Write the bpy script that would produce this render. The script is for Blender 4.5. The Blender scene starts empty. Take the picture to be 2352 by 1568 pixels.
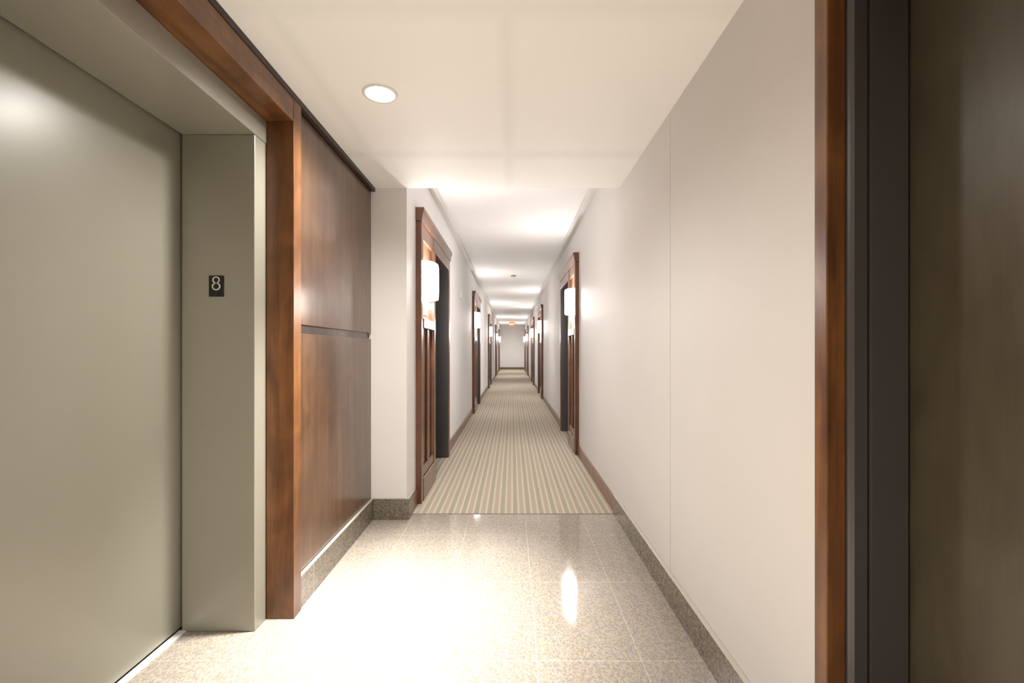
import bpy, bmesh, math
from mathutils import Vector, Matrix
C = bpy.context.scene.collection
scn = bpy.context.scene

# ------------------------------------------------------------------ camera
CAM_H = 1.23
cam = bpy.data.objects.new('camera', bpy.data.cameras.new('camera'))
C.objects.link(cam)
cam.location = (0, 0, CAM_H)
cam.rotation_euler = (math.pi/2, 0, 0)
cam.data.sensor_width = 36
cam.data.lens = 16.0
cam.data.shift_y = 19/2352
cam.data.clip_start = 0.02
cam.data.clip_end = 80
scn.camera = cam

# ------------------------------------------------------------------ world, exposure
w = bpy.data.worlds.new('world'); scn.world = w
w.use_nodes = True
w.node_tree.nodes['Background'].inputs[0].default_value = (1, 0.95, 0.9, 1)
w.node_tree.nodes['Background'].inputs[1].default_value = 0.05
scn.view_settings.view_transform = 'Standard'
scn.view_settings.look = 'None'
scn.view_settings.gamma = 1
scn.view_settings.use_curve_mapping = False
scn.view_settings.exposure = 0.27
DOWN_W = 168.0          # watts of each lobby downlight
POOL_W = 1000.0          # the tighter beam straight down from the same lamp
DOWN_COL = (1.0, 0.955, 0.89)
UP_W = 2.2              # watts from the open top of each sconce
DN_W = 14.0              # and from its bottom
SHADE_E = 37.0           # glow of the glass shades
SC_COL = (1.0, 0.955, 0.925)

# ------------------------------------------------------------------ materials
def new_mat(name, color=(0.8,0.8,0.8), rough=0.5, metallic=0.0, coat=0.0, coat_rough=0.1, spec=0.5):
    m = bpy.data.materials.new(name); m.use_nodes = True
    b = m.node_tree.nodes['Principled BSDF']
    b.inputs['Base Color'].default_value = (*color, 1)
    b.inputs['Roughness'].default_value = rough
    b.inputs['Metallic'].default_value = metallic
    b.inputs['Coat Weight'].default_value = coat
    b.inputs['Coat Roughness'].default_value = coat_rough
    b.inputs['Specular IOR Level'].default_value = spec
    return m
class NT:
    def __init__(s, m):
        s.t = m.node_tree; s.b = s.t.nodes['Principled BSDF']
        s.co = s.t.nodes.new('ShaderNodeTexCoord').outputs['Object']
    def node(s, typ, **kw):
        n = s.t.nodes.new(typ)
        for k, v in kw.items(): setattr(n, k, v)
        return n
    def link(s, a, b): s.t.links.new(a, b)
    def mapping(s, scale, loc=(0,0,0), rot=(0,0,0)):
        n = s.node('ShaderNodeMapping'); s.link(s.co, n.inputs[0])
        n.inputs['Scale'].default_value = scale; n.inputs['Location'].default_value = loc
        n.inputs['Rotation'].default_value = rot
        return n.outputs[0]
    def noise(s, vec, scale, detail=4, rough=0.5, dist=0.0):
        n = s.node('ShaderNodeTexNoise'); s.link(vec, n.inputs['Vector'])
        n.inputs['Scale'].default_value = scale; n.inputs['Detail'].default_value = detail
        n.inputs['Roughness'].default_value = rough; n.inputs['Distortion'].default_value = dist
        return n.outputs['Fac']
    def ramp(s, fac, stops, interp='LINEAR'):
        n = s.node('ShaderNodeValToRGB'); s.link(fac, n.inputs[0])
        cr = n.color_ramp; cr.interpolation = interp
        while len(cr.elements) > 1: cr.elements.remove(cr.elements[-1])
        cr.elements[0].position = stops[0][0]; cr.elements[0].color = (*stops[0][1], 1)
        for p, c in stops[1:]:
            e = cr.elements.new(p); e.color = (*c, 1)
        return n.outputs[0]
    def mix(s, fac, a, b, mode='MIX'):
        n = s.node('ShaderNodeMix', data_type='RGBA', blend_type=mode)
        for sock, v in ((n.inputs[0], fac), (n.inputs[6], a), (n.inputs[7], b)):
            if isinstance(v, (int, float)): sock.default_value = v
            elif isinstance(v, tuple): sock.default_value = (*v, 1)
            else: s.link(v, sock)
        return n.outputs[2]
    def math(s, op, a, b=None, c=None):
        n = s.node('ShaderNodeMath', operation=op)
        for i, v in enumerate((a, b, c)):
            if v is None: continue
            if isinstance(v, (int, float)): n.inputs[i].default_value = v
            else: s.link(v, n.inputs[i])
        return n.outputs[0]
    def xyz(s):
        n = s.node('ShaderNodeSeparateXYZ'); s.link(s.co, n.inputs[0]); return n.outputs
    def color(s, c): s.link(c, s.b.inputs['Base Color'])
    def bump(s, h, strength=0.2, dist=0.002):
        n = s.node('ShaderNodeBump'); n.inputs['Strength'].default_value = strength
        n.inputs['Distance'].default_value = dist
        s.link(h, n.inputs['Height']); s.link(n.outputs[0], s.b.inputs['Normal'])

def paint(name, col, rough=0.55, spec=0.4, mottle=0.02):
    m = new_mat(name, col, rough, spec=spec); n = NT(m)
    f = n.noise(n.mapping((1,1,1)), 3.0, 3)
    lo = tuple(c*(1-mottle) for c in col); hi = tuple(min(1, c*(1+mottle)) for c in col)
    n.color(n.ramp(f, [(0.35, lo), (0.65, hi)]))
    n.bump(n.noise(n.mapping((1,1,1)), 260, 2), 0.04, 0.001)
    return m
M_wall = paint('wall_paint', (0.60, 0.58, 0.555), 0.5, 0.2, 0.008)
M_wallc = paint('corridor_paint', (0.78, 0.765, 0.755), 0.6, 0.15, 0.008)
M_trimw = paint('white_trim_paint', (0.66, 0.64, 0.61), 0.45)

def ceiling_mat(seams=True):
    col = (0.92, 0.915, 0.895)
    m = new_mat('ceiling_paint', col, 0.6, spec=0.3); n = NT(m)
    x, y, z = n.xyz()
    tot = None
    for axis, pos, hw in ((x, -0.845, 0.05), (x, -0.02, 0.05), (y, 2.74, 0.09), (y, 1.56, 0.09)):
        d = n.math('ABSOLUTE', n.math('SUBTRACT', axis, pos))
        k = n.math('SUBTRACT', 1.0, n.math('DIVIDE', d, hw))
        k = n.math('MAXIMUM', k, 0.0)
        tot = k if tot is None else n.math('MAXIMUM', tot, k)
    n.color(n.mix(tot, col, tuple(c*0.94 for c in col)))
    return m
M_ceil = ceiling_mat()
M_ceilc = paint('corridor_ceiling_paint', (0.80, 0.79, 0.78), 0.6, 0.3, 0.005)

def wood(name, stops, rough=0.33, coat=0.35, grain=(9, 9, 0.8), figure=1.0, coat_rough=0.16):
    m = new_mat(name, stops[1][1], rough, coat=coat, coat_rough=coat_rough); n = NT(m)
    v = n.mapping(grain)
    a = n.noise(v, 1.6, 6, 0.55, 0.9*figure)
    fine = n.noise(n.mapping((60, 60, 2.5)), 3.0, 3)
    blot = n.noise(n.mapping((2.6, 2.6, 1.8)), 2.2, 3, 0.5, 1.2)
    f = n.math('ADD', n.math('MULTIPLY', a, 0.5), n.math('ADD', n.math('MULTIPLY', fine, 0.15), n.math('MULTIPLY', blot, 0.35)))
    n.color(n.ramp(f, stops))
    n.bump(fine, 0.03, 0.0005)
    return m
M_wood = wood('cherry_wood', [(0.36, (0.065, 0.024, 0.008)), (0.5, (0.135, 0.052, 0.016)), (0.64, (0.22, 0.092, 0.028))], 0.36, 0.2)
M_beam = wood('cherry_beam_wood', [(0.36, (0.065, 0.024, 0.008)), (0.5, (0.135, 0.052, 0.016)), (0.64, (0.22, 0.092, 0.028))], 0.36, 0.2, (9, 0.8, 9))
M_panel = wood('cherry_panel_wood', [(0.36, (0.068, 0.031, 0.014)), (0.5, (0.098, 0.047, 0.021)), (0.64, (0.135, 0.066, 0.030))], 0.40, 0.55, (14, 14, 0.5), 0.5, 0.13)
M_unit = wood('door_surround_wood', [(0.36, (0.075, 0.030, 0.015)), (0.5, (0.13, 0.052, 0.025)), (0.64, (0.18, 0.076, 0.036))], 0.3, 0.5)
M_base = wood('baseboard_wood', [(0.36, (0.11, 0.055, 0.033)), (0.5, (0.17, 0.088, 0.054)), (0.64, (0.22, 0.12, 0.075))], 0.35, 0.3)
M_veneer = wood('dark_veneer', [(0.36, (0.046, 0.036, 0.021)), (0.5, (0.062, 0.050, 0.030)), (0.64, (0.080, 0.066, 0.041))], 0.42, 0.25, (3.5, 3.5, 0.9), 1.8, 0.3)
M_black = new_mat('black_trim', (0.028, 0.013, 0.007), 0.45)
M_grey = paint('elevator_paint', (0.285, 0.272, 0.222), 0.30, 0.6, 0.01)
M_grey.node_tree.nodes['Principled BSDF'].inputs['Coat Weight'].default_value = 0.35
M_grey.node_tree.nodes['Principled BSDF'].inputs['Coat Roughness'].default_value = 0.32
M_darkmetal = paint('dark_frame_paint', (0.058, 0.054, 0.054), 0.38, 0.5, 0.01)
M_steel = new_mat('brushed_steel', (0.72, 0.70, 0.66), 0.28, 1.0)
M_sill = new_mat('sill_aluminium', (0.75, 0.73, 0.70), 0.45, 0.2)
M_nickel = new_mat('satin_nickel', (0.6, 0.57, 0.53), 0.3, 1.0)
M_plate = new_mat('sign_plate', (0.75, 0.72, 0.68), 0.25, 0.4)
M_blackp = new_mat('black_plastic', (0.006, 0.006, 0.006), 0.4)
M_whitep = new_mat('white_plastic', (0.75, 0.73, 0.70), 0.45)
M_num = new_mat('numeral_white', (0.62, 0.60, 0.56), 0.5)

def granite(name, dark, mid, lite, tiles=None, rough=0.07):
    m = new_mat(name, mid, rough, spec=0.6); n = NT(m)
    big = n.noise(n.mapping((1,1,1)), 60, 4, 0.6, 0.0)
    vc = n.node('ShaderNodeTexVoronoi'); n.link(n.mapping((1.3,0.8,1)), vc.inputs['Vector']); vc.inputs['Scale'].default_value = 130
    cell = n.node('ShaderNodeSeparateColor'); n.link(vc.outputs['Color'], cell.inputs[0])
    big = n.math('ADD', n.math('MULTIPLY', big, 0.6), n.math('MULTIPLY', cell.outputs[0], 0.4))
    col = n.ramp(big, [(0.30, dark), (0.47, mid), (0.60, lite)])
    vo = n.node('ShaderNodeTexVoronoi'); n.link(n.mapping((1,1,1)), vo.inputs['Vector']); vo.inputs['Scale'].default_value = 110
    gold = n.ramp(vo.outputs['Distance'], [(0.18, (1,1,1)), (0.38, (0,0,0))])
    sel = n.ramp(n.noise(n.mapping((1,1,1)), 80, 2), [(0.52, (0,0,0)), (0.60, (1,1,1))])
    col = n.mix(n.math('MULTIPLY', gold, sel), col, (lite[0]*1.12, lite[1]*0.98, lite[2]*0.80))
    tint = n.ramp(n.noise(n.mapping((1,0.6,1), (3,5,0)), 34, 4, 0.6), [(0.40, (0.95,0.965,1.0)), (0.60, (1.04,1.0,0.92))])
    col = n.mix(1.0, col, tint, 'MULTIPLY')
    fl = n.ramp(n.noise(n.mapping((1,1,1)), 130, 3, 0.6), [(0.33, (1,1,1)), (0.40, (0,0,0))])
    col = n.mix(n.math('MULTIPLY', fl, 0.5), col, tuple(c*0.35 for c in dark))
    if tiles:
        x, y, z = n.xyz()
        def line(axis, origin, step, hw):
            f = n.math('FRACT', n.math('DIVIDE', n.math('SUBTRACT', axis, origin-50*step), step))
            d = n.math('MULTIPLY', n.math('MINIMUM', f, n.math('SUBTRACT', 1.0, f)), step)
            return n.math('LESS_THAN', d, hw)
        main = n.math('MAXIMUM', line(x, 0.099, 0.4145, 0.0016), line(y, 3.024, 0.612, 0.0016))
        strip = n.math('MAXIMUM', line(x, 0.1955, 0.61, 0.0016), n.math('LESS_THAN', n.math('ABSOLUTE', n.math('SUBTRACT', y, 3.288)), 0.0016))
        isstrip = n.math('GREATER_THAN', y, 3.2875)
        g = n.math('ADD', n.math('MULTIPLY', main, n.math('SUBTRACT', 1.0, isstrip)), n.math('MULTIPLY', strip, isstrip))
        col = n.mix(n.math('MULTIPLY', g, 0.55), col, (0.55, 0.49, 0.41))
    n.color(col)
    return m
M_floor = granite('granite_tile', (0.215, 0.192, 0.172), (0.265, 0.235, 0.205), (0.325, 0.29, 0.245), tiles=True)
def base_granite():
    m = granite('granite_base', (0.095, 0.082, 0.066), (0.155, 0.134, 0.108), (0.22, 0.19, 0.152), rough=0.25)
    n = NT(m)
    src = n.b.inputs['Base Color'].links[0].from_socket
    x, y, z = n.xyz()
    f = n.math('FRACT', n.math('DIVIDE', n.math('ADD', y, 50*0.67-2.31), 0.67))
    d = n.math('MULTIPLY', n.math('MINIMUM', f, n.math('SUBTRACT', 1.0, f)), 0.67)
    jt = n.math('MULTIPLY', n.math('LESS_THAN', d, 0.0012), n.math('LESS_THAN', x, 0.0))
    col = n.mix(jt, src, (0.5, 0.45, 0.38))
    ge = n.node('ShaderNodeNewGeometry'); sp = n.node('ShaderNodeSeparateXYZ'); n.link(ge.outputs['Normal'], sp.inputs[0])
    n.color(n.mix(n.math('GREATER_THAN', sp.outputs[2], 0.6), col, (0.42, 0.385, 0.33)))   # top faces lightened in colour to stand in for light from above
    return m
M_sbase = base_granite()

def carpet():
    m = new_mat('striped_carpet', (0.4,0.36,0.3), 0.95, spec=0.1); n = NT(m)
    x, y, z = n.xyz()
    wob = n.math('MULTIPLY', n.math('SUBTRACT', n.noise(n.mapping((40, 3, 1)), 1.0, 2), 0.5), 0.006)
    f = n.math('FRACT', n.math('DIVIDE', n.math('ADD', n.math('ADD', x, wob), 10.0), 0.098))
    cream = (0.42, 0.375, 0.30); olive = (0.285, 0.255, 0.20); tan = (0.335, 0.275, 0.22)
    col = n.ramp(f, [(0.0, cream), (0.10, cream), (0.16, olive), (0.44, olive), (0.50, cream), (0.60, cream), (0.66, tan), (0.94, tan), (1.0, cream)])
    sp = n.noise(n.mapping((1, 0.6, 1)), 260, 2, 0.6)
    col = n.mix(0.35, col, n.ramp(sp, [(0.35, (0.72,0.72,0.72)), (0.65, (1.2,1.2,1.2))]), 'MULTIPLY')
    n.color(col); n.bump(sp, 0.5, 0.003)
    return m
M_carpet = carpet()

def emis(name, col, strength, base=(0.8,0.8,0.8)):
    m = new_mat(name, base, 0.4)
    b = m.node_tree.nodes['Principled BSDF']
    b.inputs['Emission Color'].default_value = (*col, 1)
    b.inputs['Emission Strength'].default_value = strength
    return m
M_shade = emis('opal_glass_lit', SC_COL, SHADE_E)
M_lens = emis('downlight_lens_lit', (1.0, 0.95, 0.86), 12)
M_exitface = emis('exit_face_lit', (1.0, 0.08, 0.05), 1.0, (0.5, 0.1, 0.08))
M_exitletter = emis('exit_letter_lit', (1.0, 0.50, 0.12), 4, (0.8, 0.3, 0.1))

# ------------------------------------------------------------------ mesh helpers
class MB:
    def __init__(s): s.bm = bmesh.new()
    def box(s, x0, x1, y0, y1, z0, z1):
        x0, x1 = sorted((x0, x1)); y0, y1 = sorted((y0, y1)); z0, z1 = sorted((z0, z1))
        v = [s.bm.verts.new(p) for p in ((x0,y0,z0),(x1,y0,z0),(x1,y1,z0),(x0,y1,z0),(x0,y0,z1),(x1,y0,z1),(x1,y1,z1),(x0,y1,z1))]
        for f in ((0,3,2,1),(4,5,6,7),(0,1,5,4),(1,2,6,5),(2,3,7,6),(3,0,4,7)):
            s.bm.faces.new([v[i] for i in f])
        return s
    def prism(s, pts, axis, a, b):
        """pts = 2-D outline; axis 'y': pts are (x,z); axis 'z': pts are (x,y)"""
        def P(p, t): return (p[0], t, p[1]) if axis == 'y' else ((p[0], p[1], t) if axis == 'z' else (t, p[0], p[1]))
        A = [s.bm.verts.new(P(p, a)) for p in pts]; B = [s.bm.verts.new(P(p, b)) for p in pts]
        n = len(pts)
        s.bm.faces.new(A); s.bm.faces.new(B[::-1])
        for i in range(n): s.bm.faces.new((A[i], B[i], B[(i+1)%n], A[(i+1)%n]))
        return s
    def lathe(s, prof, seg=48, cx=0, cy=0):
        rings = []
        for r, z in prof:
            rings.append([s.bm.verts.new((cx+r*math.cos(2*math.pi*i/seg), cy+r*math.sin(2*math.pi*i/seg), z)) for i in range(seg)])
        for a, b in zip(rings, rings[1:]):
            for i in range(seg): s.bm.faces.new((a[i], a[(i+1)%seg], b[(i+1)%seg], b[i]))
        return rings
    def build(s, name, mat, parent=None, bevel=0, smooth=False, loc=None):
        bmesh.ops.recalc_face_normals(s.bm, faces=s.bm.faces)
        me = bpy.data.meshes.new(name); s.bm.to_mesh(me); s.bm.free()
        me.materials.append(mat)
        if smooth:
            for p in me.polygons: p.use_smooth = True
        o = bpy.data.objects.new(name, me); C.objects.link(o)
        if parent: o.parent = parent
        if loc: o.location = loc
        if bevel:
            b = o.modifiers.new('bevel', 'BEVEL'); b.width = bevel; b.segments = 2; b.limit_method = 'ANGLE'
        return o
def tag(o, label=None, cat=None, group=None, kind=None):
    if label: o['label'] = label
    if cat: o['category'] = cat
    if group: o['group'] = group
    if kind: o['kind'] = kind
    return o
def struct(o, label, cat): return tag(o, label, cat, kind='structure')
def empty(name, loc=(0,0,0)):
    o = bpy.data.objects.new(name, None); C.objects.link(o); o.location = loc; o.empty_display_size = 0.1
    return o
def copy_tree(o, parent=None):
    c = o.copy(); C.objects.link(c); c.parent = parent
    for ch in [k for k in bpy.data.objects if k.parent == o and k.name in C.objects]: copy_tree(ch, c)
    return c

# ------------------------------------------------------------------ dimensions
YB = -2.0                    # wall behind the camera
YL = 3.31                    # bulkhead / column face
YC = 3.41                    # where the carpet starts
YE = 28.9                    # end of corridor
HL = CAM_H + 1.175           # lobby ceiling
HC = CAM_H + 1.52            # corridor ceiling
XL, XR = -0.766, 0.780       # corridor walls
XRL = 0.780                  # right lobby wall
UL = [3.62, 8.75, 14.45, 20.6, 25.2]     # near edges of left door surrounds
UR = [5.30, 11.35, 15.7, 21.3, 25.5]
ULEN, DO0, DO1 = 1.66, 0.68, 1.58        # unit length, door opening inside it

# ------------------------------------------------------------------ floor, ceilings
struct(MB().box(-1.9, 1.5, YB-0.1, YC, -0.1, 0).build('floor', M_floor), 'polished beige grey granite tile floor of the elevator lobby', 'floor')
struct(MB().box(-1.3, 1.3, YC, YE+0.1, -0.1, 0.004).build('floor', M_carpet), 'striped beige and olive carpet running down the corridor', 'carpet')
m = MB(); m.box(-1.9, 1.5, YB-0.1, YL, HL, HC+0.1)
struct(m.build('ceiling', M_ceil), 'smooth lower ceiling over the elevator lobby with faint seams', 'ceiling')
struct(MB().box(-1.3, 1.3, YL, YE+0.1, HC, HC+0.1).build('ceiling', M_ceilc), 'higher white ceiling of the long corridor', 'ceiling')

# ------------------------------------------------------------------ walls
m = MB()
def corridor_wall(side, x, units, y0, lab):
    """side -1 left, +1 right; wall slab with a recess for every doorway"""
    m = MB(); xo = side*1.25
    y = y0
    for u in units:
        m.box(x, xo, y, u+DO0, 0, HC)
        m.box(x, xo, u+DO0, u+DO1, 2.18, HC)
        m.box(side*1.06, xo, u+DO0, u+DO1, 0, 2.18)
        y = u+DO1
    m.box(x, xo, y, YE, 0, HC)
    return m
struct(corridor_wall(-1, XL, UL, YL, '').build('wall_left', M_wallc), 'white painted left wall of the corridor, starting with the square pier', 'wall')
struct(corridor_wall(1, XR, UR, YL, '').build('wall_right', M_wall), 'white painted right wall of the corridor past the lobby', 'wall')
struct(MB().box(-1.3, 1.3, YE, YE+0.1, 0, HC).build('wall_end', M_wallc), 'pale wall closing the far end of the corridor', 'wall')
# lobby right wall, two boards with a hairline joint between them
JY = 2.245
struct(MB().box(XRL, 1.25, JY+0.002, YL, 0, HL).build('wall_right', M_wall), 'pale right lobby wall board beyond the hairline joint', 'wall')
m = MB().box(XRL, 1.25, 1.161, JY-0.002, 0, HL)
struct(m.build('wall_right', M_wall), 'beige right lobby wall board between the joint and the dark door', 'wall')
m = MB().box(XRL, 1.25, 0.08, 1.161, 2.21, HL).box(1.03, 1.25, 0.08, 1.161, 0, 2.21).box(XRL, 1.25, YB, 0.08, 0, HL)
struct(m.build('wall_right', M_wall), 'right lobby wall around and above the dark wooden door', 'wall')
struct(MB().box(-1.9, 1.5, YB-0.1, YB, 0, HL).build('wall_back', M_wall), 'plain wall behind the viewer', 'wall')
# lobby left wall core behind the wood and around the elevator
m = MB()
m.box(-1.9, -1.052, 2.153, YL, 0, HL)
m.box(-1.9, -1.13, 0.765, 2.153, 2.28, HL)
m.box(-1.9, -1.54, 0.765, 2.153, 0, 2.28)
m.box(-1.9, -1.052, YB, 0.765, 0, HL)
struct(m.build('wall_left', M_black), 'dark wall core behind the cherry panels of the lobby', 'wall')

# crown strips in the corridor
for side, x, lab in ((-1, XL, 'left'), (1, XR, 'right')):
    p = [(x, HC), (x, HC-0.045), (x-side*0.058, HC-0.045), (x-side*0.060, HC-0.043), (x-side*0.060, HC)]
    struct(MB().prism(p, 'y', YL+0.02, YE).build('trim_1' if side < 0 else 'trim_2', M_trimw),
           'white crown strip along the top of the %s corridor wall' % lab, 'moulding')

# ------------------------------------------------------------------ lobby wood wall
def wood_panel_set(y0, y1, which):
    e = empty('trim_3' if which == 'far' else 'trim_4', (-1.05, y0, 0))
    def at(o): o.location = (1.05, -y0, 0); return o
    at(MB().box(-1.052, -1.024, y0+0.002, y1-0.004, 1.352, 2.374).build('upper_panel', M_panel, e, 0.0015))
    at(MB().box(-1.052, -1.024, y0+0.002, y1-0.004, 0.156, 1.308).build('lower_panel', M_panel, e, 0.0015))
    at(MB().box(-1.052, -1.042, y0+0.002, y1-0.004, 1.308, 1.352).build('reveal', M_panel, e))
    return struct(e, 'cherry wood wall panels between the elevator post and the pier' if which == 'far' else 'cherry wood wall panels on the near side of the elevator', 'wall panelling')
wood_panel_set(2.153, YL, 'far')
wood_panel_set(YB, 0.765, 'near')
struct(MB().box(-1.052, -0.994, YB, YL, 2.378, HL).build('trim_5', M_black, None, 0.002), 'thin dark strip between the wood and the lobby ceiling', 'moulding')
# wood casing of the elevator
e = empty('trim_6', (-1.06, 1.46, 0))
for nm, b in (('post', (-1.1235, -0.997, 2.079, 2.153, 0, 2.378)), ('post', (-1.1235, -0.997, 0.765, 0.839, 0, 2.378)), ('head_beam', (-1.1235, -0.9985, 0.839, 2.079, 2.273, 2.378))):
    o = MB().box(*b).build(nm, M_wood if nm == 'post' else M_beam, e, 0.0015); o.location = (1.06, -1.46, 0)
struct(e, 'thick cherry wood casing framing the grey elevator door', 'casing')

# ------------------------------------------------------------------ elevator entrance
e = empty('door_1', (-1.3, 1.46, 0))
def p1(o): o.location = (1.3, -1.46, 0); return o
def jamb_profile(ya, yb, s):
    return MB().box(-1.442, -1.1235, ya, yb, 0, 2.17)
p1(jamb_profile(1.987, 2.078, 1).build('jamb', M_grey, e, 0.003))
p1(jamb_profile(0.840, 0.931, 1).build('jamb', M_grey, e, 0.003))
p1(MB().box(-1.442, -1.1205, 0.840, 2.078, 2.1705, 2.272).build('head', M_grey, e, 0.003))
dp = p1(MB().box(-1.50, -1.454, 0.86, 2.06, 0.012, 2.20).build('door_panel', M_grey, e, 0.002))
p1(MB().box(-1.453, -1.421, 0.932, 1.986, 0.0, 0.006).build('sill', M_sill, e))
struct(e, 'grey metal elevator door and frame recessed in the wood wall', 'elevator door')

# floor number plate on the elevator jamb
sg = empty('floor_number_sign', (-1.289, 1.986, 1.5075))
MB().box(-0.0325, 0.0325, -0.003, 0.0, -0.0455, 0.0455).build('plate', M_blackp, sg, 0.0008)
m = MB()
def ring(cz, ro_x, ro_z, st, seg=40):
    A, B, A2, B2 = [], [], [], []
    for i in range(seg):
        a = 2*math.pi*i/seg
        for L, rx, rz, yy in ((A, ro_x, ro_z, -0.0042), (B, ro_x-st, ro_z-st*0.9, -0.0042), (A2, ro_x, ro_z, -0.0028), (B2, ro_x-st, ro_z-st*0.9, -0.0028)):
            L.append(m.bm.verts.new((rx*math.cos(a), yy, cz+rz*math.sin(a))))
    for i in range(seg):
        j = (i+1) % seg
        for P, Q in ((A, B), (B, B2), (B2, A2), (A2, A)): m.bm.faces.new((P[i], P[j], Q[j], Q[i]))
ring(0.0265, 0.0165, 0.0150, 0.0056)
ring(-0.0015, 0.0188, 0.0175, 0.0060)
m.build('numeral', M_num, sg)
m = MB()
for dx, dz in ((0, 0), (0.004, 0), (0, -0.004)): m.box(-0.003+dx, -0.0015+dx, -0.0036, -0.0028, -0.033+dz, -0.0315+dz)
m.build('braille', M_grey, sg)
tag(sg, 'small black plate with white numeral 8 on the elevator jamb', 'sign')

# ------------------------------------------------------------------ near right door
e = empty('door_2', (0.9, 0.62, 0))
def p2(o): o.location = (-0.9, -0.62, 0); return o
m = MB().box(0.770, 0.8165, 1.113, 1.160, 0, 2.26); p2(m.build('casing', M_wood, e, 0.003))
m = MB().box(0.770, 0.8165, 0.080, 0.127, 0, 2.26); p2(m.build('casing', M_wood, e, 0.003))
m = MB().box(0.770, 0.8165, 0.127, 1.113, 2.205, 2.26); p2(m.build('casing', M_wood, e, 0.003))
def fr(yb, s):
    Y = lambda d: yb - s*d
    return [(0.8175, Y(-0.02)), (0.8175, Y(0.004)), (0.8215, Y(0.008)), (0.8265, Y(0.015)), (0.8570, Y(0.015)), (0.8590, Y(0.004)), (0.8660, Y(0.004)), (0.8690, Y(0.015)), (0.9560, Y(0.015)), (0.9590, Y(0.012)), (0.9590, Y(-0.02))]
p2(MB().prism(fr(1.113, 1), 'z', 0, 2.20).build('frame', M_darkmetal, e))
p2(MB().prism(fr(0.127, -1), 'z', 0, 2.20).build('frame', M_darkmetal, e))
p2(MB().box(0.8175, 0.959, 0.15, 1.09, 2.14, 2.20).build('frame_head', M_darkmetal, e))
p2(MB().box(0.9645, 1.01, 0.12, 1.12, 0.008, 2.16).build('slab', M_veneer, e, 0.001))
p2(MB().box(1.012, 1.029, 0.10, 1.14, 0, 2.2).build('stop', M_blackp, e))
struct(e, 'dark stained flush door with cherry casing at the right edge', 'door')

# ------------------------------------------------------------------ suite door surrounds in the corridor
def make_unit(side, x):
    """local frame: origin on the wall plane at the near edge; +y down the corridor; k(d) sticks out d from the wall"""
    e = empty('door_proto', (x, 0, 0)); k = lambda d: -side*d
    P = 0.046
    MB().box(k(-0.001), k(P), 0, 0.075, 0.0, 2.255).build('casing', M_unit, e, 0.003)
    MB().box(k(-0.001), k(P), 0.600, 0.672, 0.0, 2.255).build('casing', M_unit, e, 0.003)
    MB().box(k(-0.001), k(P), DO1, ULEN, 0.0, 2.255).build('casing', M_unit, e, 0.003)
    MB().box(k(-0.03), k(P), 0.672, DO1, 2.135, 2.255).build('door_header', M_unit, e, 0.003)
    # cornice with a flared profile
    prof = [(k(0), 2.257), (k(0.052), 2.257), (k(0.054), 2.285), (k(0.060), 2.315), (k(0.068), 2.338), (k(0.068), 2.362), (k(0), 2.362)]
    MB().prism(prof, 'y', -0.010, ULEN+0.035).build('cornice', M_unit, e, 0.0015)
    # side light panel
    pn = MB().box(k(-0.001), k(0.020), 0.075, 0.600, 0.0, 2.255).build('side_panel', M_unit, e)
    MB().box(k(0.020), k(0.040), 0.075, 0.600, 2.130, 2.255).build('rail', M_unit, pn, 0.004)
    MB().box(k(0.020), k(0.052), 0.075, 0.600, 1.405, 1.490).build('rail', M_unit, pn, 0.006)
    MB().box(k(0.020), k(0.040), 0.075, 0.600, 0.195, 0.270).build('rail', M_unit, pn, 0.006)
    MB().box(k(0.020), k(0.050), 0.075, 0.600, 0.0, 0.190).build('plinth', M_unit, pn, 0.004)
    MB().box(k(0.020), k(0.038), 0.075, 0.120, 0.270, 1.405).build('stile', M_unit, pn, 0.004)
    MB().box(k(0.020), k(0.038), 0.555, 0.600, 0.270, 1.405).build('stile', M_unit, pn, 0.004)
    MB().box(k(0.020), k(0.038), 0.310, 0.365, 0.270, 1.405).build('stile', M_unit, pn, 0.004)
    # dark steel frame in the recess and the door itself
    MB().box(k(-0.235), k(0.038), DO1-0.030, DO1-0.001, 0, 2.175).build('frame', M_darkmetal, e, 0.002)
    MB().box(k(-0.235), k(-0.004), DO0+0.001, DO0+0.030, 0, 2.175).build('frame', M_darkmetal, e, 0.002)
    MB().box(k(-0.235), k(-0.031), DO0+0.031, DO1-0.031, 2.125, 2.175).build('frame_head', M_darkmetal, e, 0.002)
    sl = MB().box(k(-0.230), k(-0.185), DO0+0.034, DO1-0.034, 0.012, 2.12).build('slab', M_veneer, e, 0.001)
    m = MB().box(k(-0.185), k(-0.180), DO0+0.075, DO0+0.115, 0.93, 1.12).box(k(-0.180), k(-0.145), DO0+0.088, DO0+0.102, 1.01, 1.024).box(k(-0.158), k(-0.145), DO0+0.088, DO0+0.20, 1.008, 1.026)
    m.build('handle', M_nickel, sl, 0.002)
    return e
ORD = ['nearest', 'second', 'third', 'fourth', 'farthest']
n = 3
for side, x, units, nm in ((-1, XL, UL, 'left'), (1, XR, UR, 'right')):
    proto = make_unit(side, x)
    for i, y in enumerate(units):
        o = proto if i == 0 else copy_tree(proto)
        o.location = (x, y, 0); o.name = 'door_%d' % n; n += 1
        tag(o, '%s suite doorway on the %s corridor wall, cherry surround with cornice and side panel' % (ORD[i], nm), 'door', 'suite doorways along the corridor', 'structure')

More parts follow.
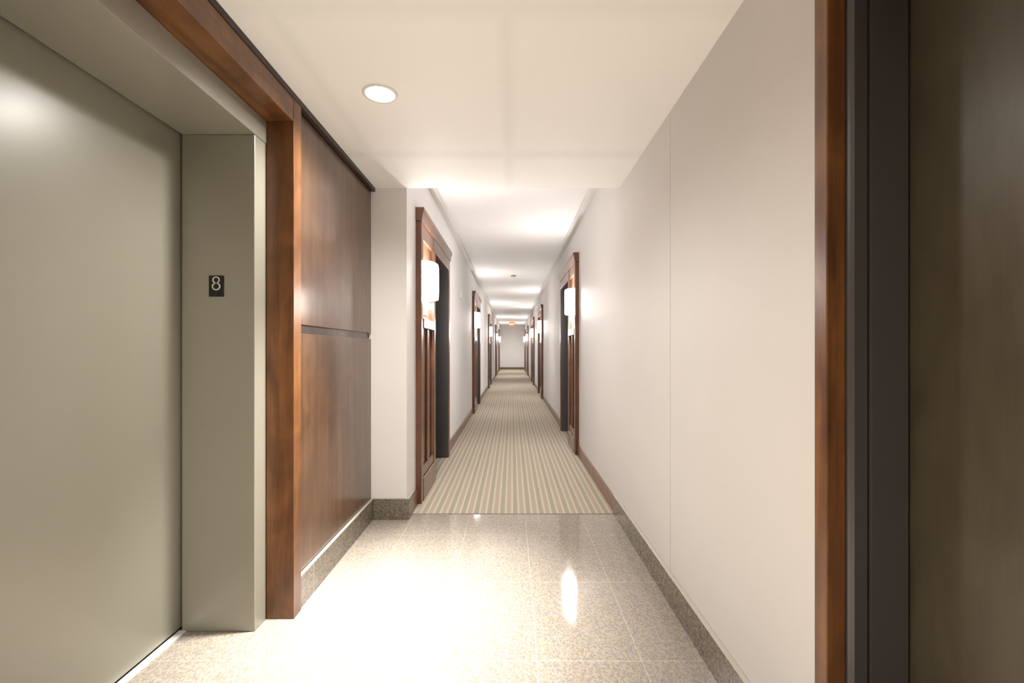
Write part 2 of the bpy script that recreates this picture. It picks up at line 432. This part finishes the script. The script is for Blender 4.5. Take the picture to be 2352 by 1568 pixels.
# ------------------------------------------------------------------ wall sconces
def area(name, parent, loc, rot, sx, sy, watts, col, spread=math.pi):
    l = bpy.data.lights.new(name, 'AREA'); l.shape = 'RECTANGLE'; l.size = sx; l.size_y = sy
    l.energy = watts; l.color = col; l.spread = spread
    o = bpy.data.objects.new(name, l); C.objects.link(o); o.parent = parent; o.location = loc; o.rotation_euler = rot
    return o
def make_sconce(side):
    """local frame: origin on the panel face under the shade's middle, z 0 = shade bottom"""
    e = empty('wall_sconce'); k = lambda d: -side*d
    H, A, D = 0.298, 0.185, 0.100
    MB().box(0, k(0.008), -A-0.004, A+0.004, 0.012, H-0.012).build('backplate', M_nickel, e, 0.002)
    m = MB(); seg = 28; rows = [(0.0, 0.955), (0.006, 0.98), (0.02, 0.995), (0.08, 1.0), (H-0.08, 1.0), (H-0.02, 0.995), (H-0.006, 0.98), (H, 0.955)]
    outer, inner = [], []
    for z, f in rows:
        for L, off in ((outer, 0.0), (inner, 0.004)):
            L.append([m.bm.verts.new((k(0.009+(D-off)*f*math.sin(math.pi*i/seg)**0.8), (A-off)*f*-math.cos(math.pi*i/seg), z)) for i in range(seg+1)])
    for L in (outer, inner):
        for a, b in zip(L, L[1:]):
            for i in range(seg): m.bm.faces.new((a[i], a[i+1], b[i+1], b[i]))
    for r in (0, -1):
        for i in range(seg): m.bm.faces.new((outer[r][i], outer[r][i+1], inner[r][i+1], inner[r][i]))
    for i in (0, seg):
        for a in range(len(rows)-1): m.bm.faces.new((outer[a][i], outer[a+1][i], inner[a+1][i], inner[a][i]))
    m.build('shade', M_shade, e, smooth=True)
    for yy in (-A-0.006, A): MB().box(k(0.001), k(0.016), yy, yy+0.006, 0.004, H-0.004).build('bracket', M_darkmetal, e)
    area('up_glow', e, (k(0.068), 0, H-0.01), (math.pi, 0, 0), 0.045, 0.28, UP_W, SC_COL, math.radians(120))
    area('down_glow', e, (k(0.055), 0, 0.01), (0, 0, 0), 0.07, 0.28, DN_W, SC_COL)
    return e
def make_plate(side):
    e = empty('suite_sign'); k = lambda d: -side*d
    pl = MB().box(0, k(0.004), -0.10, 0.10, 0, 0.10).build('plate', M_plate, e, 0.001)
    MB().box(k(0.004), k(0.0065), -0.085, 0.085, 0.015, 0.085).build('inlay', M_whitep, pl, 0.001)
    return e
for side, x, units, nm in ((-1, XL, UL, 'left'), (1, XR, UR, 'right')):
    ps, pp = make_sconce(side), make_plate(side)
    for i, y in enumerate(units):
        s_ = ps if i == 0 else copy_tree(ps)
        s_.location = (x-side*0.0205, y+0.30, CAM_H+0.437)
        tag(s_, '%s lit white sconce on the %s side of the corridor, on its wooden side panel' % (ORD[i], nm), 'wall lamp', 'glowing sconces along the corridor')
        q = pp if i == 0 else copy_tree(pp)
        q.location = (x-side*0.0205, y+0.27, 1.525)
        tag(q, 'small pale suite sign under the %s sconce on the %s side' % (ORD[i], nm), 'sign', 'suite signs below the sconces')

# ------------------------------------------------------------------ baseboards
def stone_base(name, boxes, lab):
    m = MB()
    for b in boxes: m.box(*b)
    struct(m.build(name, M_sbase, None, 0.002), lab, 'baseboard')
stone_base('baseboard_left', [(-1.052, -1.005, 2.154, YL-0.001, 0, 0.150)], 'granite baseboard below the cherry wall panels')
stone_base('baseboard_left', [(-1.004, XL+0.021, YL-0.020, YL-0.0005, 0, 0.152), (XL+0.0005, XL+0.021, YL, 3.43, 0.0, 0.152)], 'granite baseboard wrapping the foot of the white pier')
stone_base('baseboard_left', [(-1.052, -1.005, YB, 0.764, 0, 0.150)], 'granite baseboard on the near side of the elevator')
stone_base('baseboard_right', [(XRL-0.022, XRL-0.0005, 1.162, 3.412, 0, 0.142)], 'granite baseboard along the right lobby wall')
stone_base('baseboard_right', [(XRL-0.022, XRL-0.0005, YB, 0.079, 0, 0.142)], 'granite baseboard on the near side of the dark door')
for side, x, units, y0, nm in ((-1, XL, UL, 3.431, 'left'), (1, XR, UR, 3.413, 'right')):
    y = y0
    for i, u in enumerate(units + [YE]):
        if i < 5: lab = 'brown wooden baseboard in front of the %s %s doorway' % (ORD[i], nm)
        else: lab = 'brown wooden baseboard past the farthest %s doorway' % nm
        prof = [(x, 0.004), (x-side*0.016, 0.004), (x-side*0.016, 0.100), (x-side*0.012, 0.110), (x-side*0.005, 0.118), (x, 0.118)]
        if u - y > 0.02:
            struct(MB().prism(prof, 'y', y, u-0.001).build('baseboard_'+nm, M_base), lab, 'baseboard')
        y = u + ULEN + 0.001
struct(MB().box(XL+0.02, XR-0.02, YE-0.02, YE-0.0005, 0.004, 0.118).build('baseboard_end', M_base), 'brown wooden baseboard at the foot of the far end wall', 'baseboard')

# ------------------------------------------------------------------ downlights, with two added fill lamps
def make_downlight():
    e = empty('recessed_downlight')
    m = MB(); m.lathe([(0.066, -0.004), (0.071, -0.006), (0.079, -0.004), (0.081, 0.0)], 48)
    m.build('trim_ring', M_whitep, e, smooth=True)
    m = MB(); r = m.lathe([(0.066, -0.0035), (0.03, -0.0042)], 48)
    m.bm.faces.new(r[1]); m.build('lens', M_lens, e)
    l = bpy.data.lights.new('beam', 'SPOT'); l.energy = DOWN_W; l.color = DOWN_COL; l.spot_size = math.radians(160); l.spot_blend = 1.0
    l.shadow_soft_size = 0.06
    o = bpy.data.objects.new('beam', l); C.objects.link(o); o.parent = e; o.location = (0, 0, -0.012)
    l = bpy.data.lights.new('floor_beam', 'SPOT'); l.energy = POOL_W; l.color = DOWN_COL; l.spot_size = math.radians(60); l.spot_blend = 1.0
    l.shadow_soft_size = 0.06
    o = bpy.data.objects.new('floor_beam', l); C.objects.link(o); o.parent = e; o.location = (0, 0, -0.012)
    return e
d0 = make_downlight(); d0.location = (-0.605, 2.09, HL)
tag(d0, 'round lit downlight in the lobby ceiling in front of the wood panels', 'downlight', 'recessed downlights')
end_fill = copy_tree(d0); end_fill.location = (0.0, 27.2, HC)  # made-up lamp, added to brighten the far end wall
for ch in end_fill.children:
    if ch.type == 'LIGHT':
        ch.data = ch.data.copy(); ch.data.energy *= 0.75 if ch.name.startswith('beam') else 0.0
tag(end_fill, 'small downlight added in the corridor ceiling to brighten the end wall', 'downlight', 'recessed downlights')
lobby_fill = copy_tree(d0); lobby_fill.location = (-0.605, 0.10, HL)  # added out-of-view lamp; its strong floor beam lifts the lobby ceiling
for ch in lobby_fill.children:
    if ch.type == 'LIGHT' and ch.name.startswith('floor_beam'):
        ch.data = ch.data.copy(); ch.data.energy = 3600.0
tag(lobby_fill, 'unseen round downlight added in the lobby ceiling as fill light', 'downlight', 'recessed downlights')

# ------------------------------------------------------------------ exit sign, detector, wall box
ex = empty('exit_sign', (0, 25.0, HC))
MB().box(-0.16, 0.16, 0, 0.05, -0.215, -0.012).build('housing', M_exitface, ex, 0.004)
MB().box(-0.05, 0.05, 0.01, 0.04, -0.012, 0.0).build('canopy', M_whitep, ex)
cu = bpy.data.curves.new('exit_text', 'FONT'); cu.body = 'EXIT'; cu.size = 0.135; cu.align_x = 'CENTER'; cu.extrude = 0.002; cu.offset = 0.003
t = bpy.data.objects.new('exit_text', cu); C.objects.link(t)
me = bpy.data.meshes.new_from_object(t.evaluated_get(bpy.context.evaluated_depsgraph_get()))
bpy.data.objects.remove(t)
me.transform(Matrix.Rotation(math.pi/2, 4, 'X')); me.materials.clear(); me.materials.append(M_exitletter)
o = bpy.data.objects.new('lettering', me); C.objects.link(o); o.parent = ex; o.location = (0, -0.003, -0.160)
tag(ex, 'red lit EXIT sign hanging from the ceiling near the corridor end', 'exit sign')

sd = empty('smoke_detector', (0.03, 9.3, HC))
m = MB(); r = m.lathe([(0.055, 0), (0.055, -0.012), (0.048, -0.024)], 32); m.bm.faces.new(r[2]); m.build('housing', M_grey, sd, 0.001)
m = MB(); r = m.lathe([(0.030, -0.024), (0.028, -0.036)], 24); m.bm.faces.new(r[1]); m.build('sensor_cap', M_nickel, sd)
tag(sd, 'small round detector on the corridor ceiling past the first sconces', 'smoke detector')

wb = empty('wall_box', (XL, 6.70, CAM_H+0.81))
MB().box(0, 0.03, -0.05, 0.05, -0.06, 0.06).build('housing', M_whitep, wb, 0.004)
MB().box(0.03, 0.034, -0.03, 0.03, -0.035, 0.02).build('grille', M_trimw, wb, 0.001)
tag(wb, 'small white box high on the left corridor wall past the nearest doorway', 'wall device')
